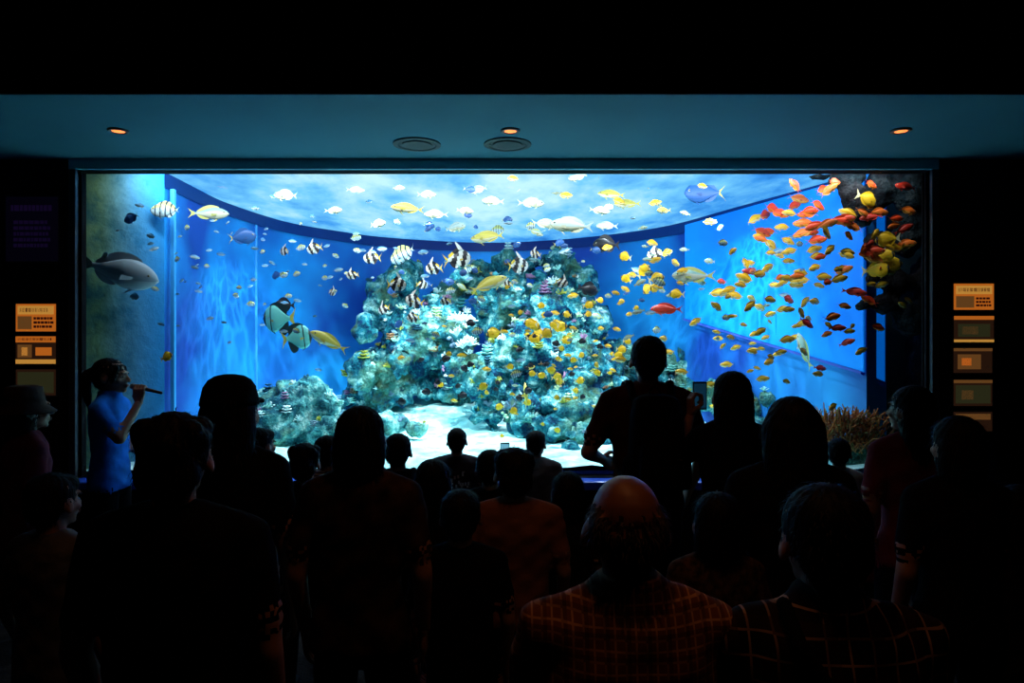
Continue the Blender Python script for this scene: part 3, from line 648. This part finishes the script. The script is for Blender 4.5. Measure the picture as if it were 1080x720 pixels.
def place_hand(parent,kind,wrist,d,palm,thumb,name):
    o=bpy.data.objects.new(name,HM[kind]); scene.collection.objects.link(o); o.parent=parent
    d=Vector(d).normalized(); p=Vector(palm); p=(p-d*p.dot(d)).normalized(); th=Vector(thumb); th=(th-d*th.dot(d)-p*th.dot(p)).normalized()
    M=Matrix((p,th,-d)).transposed().to_4x4(); M.translation=Vector(wrist); o.matrix_local=M; return o
def person(name,x,y,H_,yaw=0,style='short',sex='m',top=None,pants=None,skin=None,hair=None,sleeve='short',arms=None,hy=0,hp=0,seat=False,hs=1.0,wide=1.0,collar=False):
    top=top or C_blk; pants=pants or C_jean; skin=skin or SK; hair=hair or HB
    s=H_/1.70; E=empty(name,(x,y,0),math.radians(yaw),s)
    kz=(1.70-.235*hs)/1.465
    fem=sex=='f'
    shx=(.158 if fem else .178)*wide; g=Geo()
    dz=-.375 if seat else 0
    if fem: S=[(.062,.062),(.105,.072),(.152,.092),(.163,.112),(.146,.110),(.136,.098),(.158,.110),(.172,.118),(.168,.115)]
    else: S=[(.068,.064),(.12,.078),(.172,.098),(.184,.118),(.168,.112),(.158,.106),(.162,.110),(.166,.112),(.160,.11)]
    Z=[1.475,1.448,1.405,1.31,1.19,1.06,.93,.86,.83]
    loft(g,dens([(0,-.012,z+dz,rx*wide,ry) for z,(rx,ry) in zip(Z,S)]),0)
    if collar:
        loft(g,dens([(0,-.016,1.505+dz,.062,.062),(0,-.016,1.50+dz,.072,.070),(0,-.012,1.45+dz,.086,.080)]),0,24,2)
    loft(g,dens([(0,-.008,.86+dz,.12*wide,.08),(0,-.008,.815+dz,.148*wide,.100),(0,-.008,.77+dz,.12*wide,.08)]),1)
    for q in (-1,1):
        cap(g,(q*.05,-.015,1.448+dz),(q*(shx-.02),-.01,1.405+dz),.040,.046,0)
        ell(g,(q*shx,-.01,1.378+dz),(.058,.060,.062),0)
        if seat: hip,kn,an=(q*.09,0,.52),(q*.13,.42,.50),(q*.13,.40,.09)
        else: hip,kn,an=(q*.088,0,.80),(q*.10,.015,.47),(q*.105,-.01,.09)
        cap(g,hip,kn,.085,.062,1); cap(g,kn,an,.060,.045,1)
        ell(g,(an[0],an[1]+.055,.038),(.045,.125,.038),3); ell(g,(an[0],an[1],.07),(.04,.045,.05),3)
        A=(arms or {}).get('R' if q>0 else 'L')
        if A: el,wr=A[0],A[1]
        elif seat: el,wr=(q*(shx+.05),.06,1.10+dz),(q*(shx-.02),.28,1.02+dz)
        else: el,wr=(q*(shx+.055),-.03,1.10),(q*(shx+.05),.06,.86)
        sh=(q*shx,-.01,1.375+dz)
        el=np.array(el,float); wr=np.array(wr,float); sh=np.array(sh)
        if sleeve=='short':
            mid=sh*.3+el*.7; cap(g,sh,mid,.058,.055,0); cap(g,mid,el,.043,.040,2); cap(g,el,wr,.040,.026,2)
        else: cap(g,sh,el,.057,.047,0); cap(g,el,wr*.93+el*.07,.046,.034,0); cap(g,wr*.85+el*.15,wr,.028,.026,2)
        if A and len(A)>2: hk,hd,pl,th=A[2:6]
        else: hk='relax'; hd=wr-el; pl=(-q,0,0) if not seat else (0,0,-1); th=(0,1,0) if not seat else (-q,0,0)
        hw=(wr[0],wr[1],wr[2]*kz)
        place_hand(E,hk,hw,hd,pl,th,'hand_right' if q>0 else 'hand_left')
    V,Nn,Fc,L,VL=solid(g,.0145,3)
    V=V.copy(); V[:,2]*=kz
    m=(VL==0)&(V[:,2]<1.38*kz)
    nzv=np.sin(V[:,0]*23+V[:,2]*17+x*9)*np.sin(V[:,2]*31+V[:,0]*11+y*5)+.6*np.sin(V[:,2]*57-V[:,0]*40+x*3)
    V[m]+=Nn[m]*(nzv[m]*.0035)[:,None]
    make_obj('body',V,Fc,[top,pants,skin,C_shoe],L,parent=E)
    h=bpy.data.objects.new('head',head_mesh(style,skin,hair)); scene.collection.objects.link(h); h.parent=E
    piv=Vector((0,-.015,1.47))
    M=Matrix.Translation((0,0,(1.70*(1-hs))+dz*kz))@Matrix.Translation(piv*hs)@Matrix.Rotation(math.radians(hy),4,'Z')@Matrix.Rotation(math.radians(hp),4,'X')@Matrix.Translation(-piv*hs)@Matrix.Scale(hs,4)
    h.matrix_local=M
    return E
def U(u,d): return (u-540)*d/F
def TZ(v,d): return CAMZ-(v-360)*d/F

g_=person('aquarium_guide',U(118,4.4),4.4,1.585,yaw=-86,style='pony',sex='f',top=C_blue,pants=C_blk,collar=True,hs=1.05,wide=1.05,arms={'R':((.185,.14,1.185),(.034,.195,1.415),'grip',(0,.0,1),(-1,0,0),(0,-1,0)),'L':((-.205,.02,1.10),(-.12,.20,.98))})
M_mic=mat('mic_body',(.02,.02,.022),.35,.5); M_grl=mat('mic_grille',(.25,.25,.26),.35,.5,metal=.8,bump=.6,bscale=400)
g=Geo(); a=np.array((0,.135,1.515)); dr=np.array((0,.97,-.24)); dr/=np.linalg.norm(dr)
cap(g,a+dr*.03,a+dr*.20,.0155,.0105,0,18,6); ell(g,a+dr*.008,(.023,.023,.023),1,None,18,12); cap(g,a+dr*.028,a+dr*.034,.021,.019,0,18,1)
make_obj('microphone',g.v,g.f,[M_mic,M_grl],g.l,parent=g_)

bm=person('spectator_man_with_backpack',U(683,3.45),3.45,1.72,style='short',top=C_brn,pants=C_jean,hp=2,wide=1.08,arms={'L':((-.30,-.02,1.13),(-.20,.17,1.06)),'R':((.27,-.02,1.11),(.24,.12,.92))})
def backpack(parent,m,w=1.0,kz=1.0):
    g=Geo()
    loft(g,dens([(0,-.20,1.43*kz,.08*w,.04),(0,-.20,1.41*kz,.12*w,.065),(0,-.205,1.33*kz,.145*w,.08),(0,-.215,1.15*kz,.155*w,.095),(0,-.21,1.0*kz,.15*w,.09),(0,-.2,.97*kz,.12*w,.07)]),0,28,3.4)
    loft(g,dens([(0,-.30,1.22*kz,.08*w,.02),(0,-.305,1.2*kz,.11*w,.035),(0,-.31,1.05*kz,.115*w,.04),(0,-.305,1.01*kz,.09*w,.03)]),0,24,3.4)
    for q in (-1,1):
        P=[(q*.09,-.13,1.40*kz),(q*.10,-.06,1.475*kz),(q*.11,.03,1.465*kz),(q*.12,.10,1.38*kz),(q*.125,.115,1.25*kz),(q*.15,.06,1.08*kz),(q*.14,-.12,1.02*kz)]
        for i in range(len(P)-1): cap(g,P[i],P[i+1],.021,.021,1,10,3)
        cap(g,(q*.155*w,-.22,1.12*kz),(q*.155*w,-.22,1.02*kz),.03,.035,1)
    cap(g,(-.03,-.17,1.44*kz),(0,-.17,1.475*kz),.009,.009,1,8,2); cap(g,(0,-.17,1.475*kz),(.03,-.17,1.44*kz),.009,.009,1,8,2)
    V,Nn,Fc,L,_=solid(g,.012,2); make_obj('backpack',V,Fc,[m,C_blk],L,parent=parent)
backpack(bm,C_blk,.85)

M_ph=mat('phone_case',(.01,.01,.012),.3,.5); M_scr=mat('phone_screen',(.01,.03,.06),.2,emis=(.03,.2,.4),es=.1); M_scr2=mat('phone_screen_lit',(.02,.1,.2),.2,emis=(.2,.6,.8),es=.7)
def phone(parent,c,w=.075,h=.15,scr=None):
    g=Geo(); loft(g,[(c[0],c[1],c[2]+h/2,w/2-.004,.004),(c[0],c[1],c[2]+h/2-.004,w/2,.005),(c[0],c[1],c[2]-h/2+.004,w/2,.005),(c[0],c[1],c[2]-h/2,w/2-.004,.004)],0,32,8)
    box(g,(c[0]-w/2+.005,c[1]-.0065,c[2]-h/2+.01),(c[0]+w/2-.005,c[1]-.0052,c[2]+h/2-.01),1)
    make_obj('phone',g.v,g.f,[M_ph,scr or M_scr],g.l,smooth=False,parent=parent)
wf=person('spectator_woman_filming',U(771,3.05),3.05,1.56,style='long',sex='f',top=C_blk,pants=C_blk,arms={'L':((-.235,.14,1.24),(-.125,.28,1.46),'grip',(0,.05,1),(1,.1,0),(0,-1,.0))})
phone(wf,(-.07,.30,1.565))

def P(u,v,d,**k):
    name=k.pop('name','spectator_woman'); seat=k.get('seat',False)
    top_z=TZ(v,d)
    Hh=top_z/(1.70-(.375 if seat else 0))*1.70
    return person(name,U(u,d),d,Hh,**k)
P(187,437,1.60,name='spectator_man',style='fluffy',top=C_blk,hy=8,wide=1.08)
e=P(245,400,2.3,name='spectator_woman_with_cap',style='long',sex='f',top=C_blk,hs=1.04)
g=Geo(); ring_disc(g,(0,-.02,1.62),[(.02,.100),(.05,.094),(.072,.080),(.088,.055),(.098,.01),(.100,-.01)],0,28); g.v=[(x,y*1.12,z) for x,y,z in g.v]
R=[[(.085*math.cos(a),.075+(.085 if math.sin(a)>0 else .02)*math.sin(a),1.622+z-.01*math.cos(a)**2) for a in np.linspace(0,2*math.pi,24,endpoint=False)] for z in (.004,-.004)]
tube(g,R,0); make_obj('cap',g.v,g.f,[C_blk],parent=e)
P(381,430,2.2,name='spectator_woman',style='bob',sex='f',top=C_camo,wide=1.1)
e=P(30,409,3.2,name='spectator_woman_with_sunhat',style='bob',sex='f',top=C_pink,yaw=-40)
g=Geo(); ring_disc(g,(0,-.02,1.62),[(.06,.095),(.085,.085),(.096,.02),(.100,-.005),(.150,-.045),(.148,-.052),(.10,-.02),(.09,-.02)],0,32); make_obj('sunhat',g.v,g.f,[C_tan],parent=e)
P(322,468,3.3,name='spectator_child',style='fluffy',hs=1.12,top=C_blk)
P(346,460,3.75,name='spectator_child',style='short',hs=1.12,top=C_str,hy=-20)
e=P(420,458,3.5,name='spectator_boy_with_backpack',style='short',top=C_blk,hs=1.08); backpack(e,C_dk,.95,.985)
P(457,485,2.75,name='spectator_child',style='bob',sex='f',hs=1.12,top=C_blk)
P(482,452,4.5,name='spectator_boy',style='short',hs=1.12,top=C_prt,wide=1.2)
P(486,517,2.35,name='spectator_child',style='short',hs=1.12,top=C_blk)
e=P(517,475,3.3,name='spectator_child_filming',style='short',hs=1.12,top=C_blk,arms={'R':((.24,.14,1.28),(.155,.26,1.52),'grip',(0,.05,1),(-1,.1,0),(0,-1,0))})
phone(e,(.10,.28,1.66),.07,.11,M_scr2)
P(542,473,2.65,name='spectator_youth',style='fluffy',hs=1.1,top=C_rust,wide=1.12,hy=10)
P(566,455,4.5,name='spectator_boy',style='short',hs=1.12,top=C_gry,yaw=-25,wide=1.25)
P(599,498,2.9,name='spectator_child',style='bob',sex='f',hs=1.12,top=C_dk)
P(833,420,2.25,name='spectator_woman',style='longwide',sex='f',top=C_blk,wide=1.15)
P(884,463,4.0,name='spectator_child',style='short',hs=1.1,top=C_wht,hy=-30)
P(960,408,3.0,name='spectator_woman',style='long',sex='f',top=C_pink,hy=25)
P(1008,440,2.3,name='spectator_woman',style='bob',sex='f',top=C_blk)
P(928,488,3.4,name='spectator_child',style='short',hs=1.15,top=C_pink)
P(755,520,2.15,name='spectator_child',style='bob',sex='f',hs=1.1,top=C_pat)
P(1072,512,2.3,name='spectator_child',style='long',sex='f',hs=1.1,top=C_dk)
P(58,500,2.25,name='spectator_youth',style='short',hs=1.08,top=C_gry,yaw=-15)
P(275,452,3.5,name='spectator_youth',style='short',hs=1.05,top=C_dk,yaw=-30)
P(660,499,1.52,name='seated_elderly_man',style='bald',hair=HG,skin=SKD,top=C_pla,seat=True,sleeve='long',hp=-4,collar=True)
pm=P(870,514,1.50,name='seated_man_in_plaid_shirt',style='short',top=C_pld,seat=True,sleeve='long',wide=1.08,hp=-6,collar=True)
g=Geo()
PP=[(-.11,-.06,1.10),(-.10,-.115,1.04),(-.03,-.14,.93),(.05,-.145,.80),(.12,-.13,.68)]
for i in range(4): cap(g,PP[i],PP[i+1],.016,.016,0,8,2)
make_obj('bag_strap',g.v,g.f,[C_blk],parent=pm)
M_bench=mat('bench_vinyl',(.02,.018,.018),.5)
for x in (U(660,1.52),U(870,1.5)):
    boxobj('bench_seat',[((x-.2,1.36,.37),(x+.2,1.72,.44)),((x-.18,1.38,0),(x-.14,1.70,.37)),((x+.14,1.38,0),(x+.18,1.70,.37))],M_bench,.01)

# ---------------------------------------------------------------- lights
def area(name,loc,tgt,sx,sy,e,c):
    l=bpy.data.lights.new(name,'AREA'); l.shape='RECTANGLE'; l.size=sx; l.size_y=sy; l.energy=e; l.color=c
    o=bpy.data.objects.new(name,l); scene.collection.objects.link(o); o.location=loc
    o.rotation_euler=(Vector(tgt)-Vector(loc)).to_track_quat('-Z','Y').to_euler(); return o
area('tank_fill_light',(0,5.17,3.03),(0,8.2,1.6),5.7,.05,70,(.86,.95,1))  # added area lamp, hidden behind the lintel, brightens fish and rock
def spot(x,y,z,t,e,ang,c=(.8,.95,1)):
    l=bpy.data.lights.new('tank_fill_spot','SPOT'); l.energy=e; l.color=c; l.spot_size=math.radians(ang); l.spot_blend=.9; l.shadow_soft_size=.012  # added fill spots for sand and rock; cell pattern imitates caustics
    l.use_nodes=True; nt=l.node_tree; em=[n for n in nt.nodes if n.type=='EMISSION'][0]
    tc=nt.nodes.new('ShaderNodeTexCoord'); nz=nt.nodes.new('ShaderNodeTexNoise'); nz.inputs['Scale'].default_value=5
    nt.links.new(tc.outputs['Normal'],nz.inputs['Vector'])
    mx=nt.nodes.new('ShaderNodeMix'); mx.data_type='RGBA'; mx.inputs[0].default_value=.12; nt.links.new(tc.outputs['Normal'],mx.inputs[6]); nt.links.new(nz.outputs['Color'],mx.inputs[7])
    v=nt.nodes.new('ShaderNodeTexVoronoi'); v.feature='DISTANCE_TO_EDGE'; v.inputs['Scale'].default_value=11; nt.links.new(mx.outputs[2],v.inputs['Vector'])
    mr=nt.nodes.new('ShaderNodeMapRange'); mr.inputs[1].default_value=0; mr.inputs[2].default_value=.16; mr.inputs[3].default_value=2.3; mr.inputs[4].default_value=.7; nt.links.new(v.outputs['Distance'],mr.inputs[0]); nt.links.new(mr.outputs[0],em.inputs['Strength'])
    o=bpy.data.objects.new('tank_fill_spot',l); scene.collection.objects.link(o); o.location=(x,y,z); o.rotation_euler=(Vector(t)-o.location).to_track_quat('-Z','Y').to_euler()
for x,tx,ty,e in ((-1.2,-.6,7.4,60),(.9,.5,7.4,50)): spot(x,5.18,3.035,(tx,ty,1.2),e,60)
for x,y,tx,ty,e,a in ((-2.0,6.5,-1.9,6.8,120,125),(-.9,6.6,-.9,6.9,210,120),(.1,6.6,.0,6.9,210,120),(1.1,6.5,1.0,6.9,130,125),(1.9,6.3,1.9,6.6,80,125),(-.75,7.3,-.75,7.5,120,70)): spot(x,y,3.03,(tx,ty,.8),e,a)
w=bpy.data.worlds.new('World'); scene.world=w; w.use_nodes=True; w.node_tree.nodes['Background'].inputs[0].default_value=(0,0,0,1); w.node_tree.nodes['Background'].inputs[1].default_value=0
cam=bpy.data.cameras.new('camera'); cam.lens=24; cam.sensor_width=36; cam.clip_start=.05
co=bpy.data.objects.new('camera',cam); scene.collection.objects.link(co); co.location=(0,0,CAMZ); co.rotation_euler=(math.radians(90),0,0); scene.camera=co
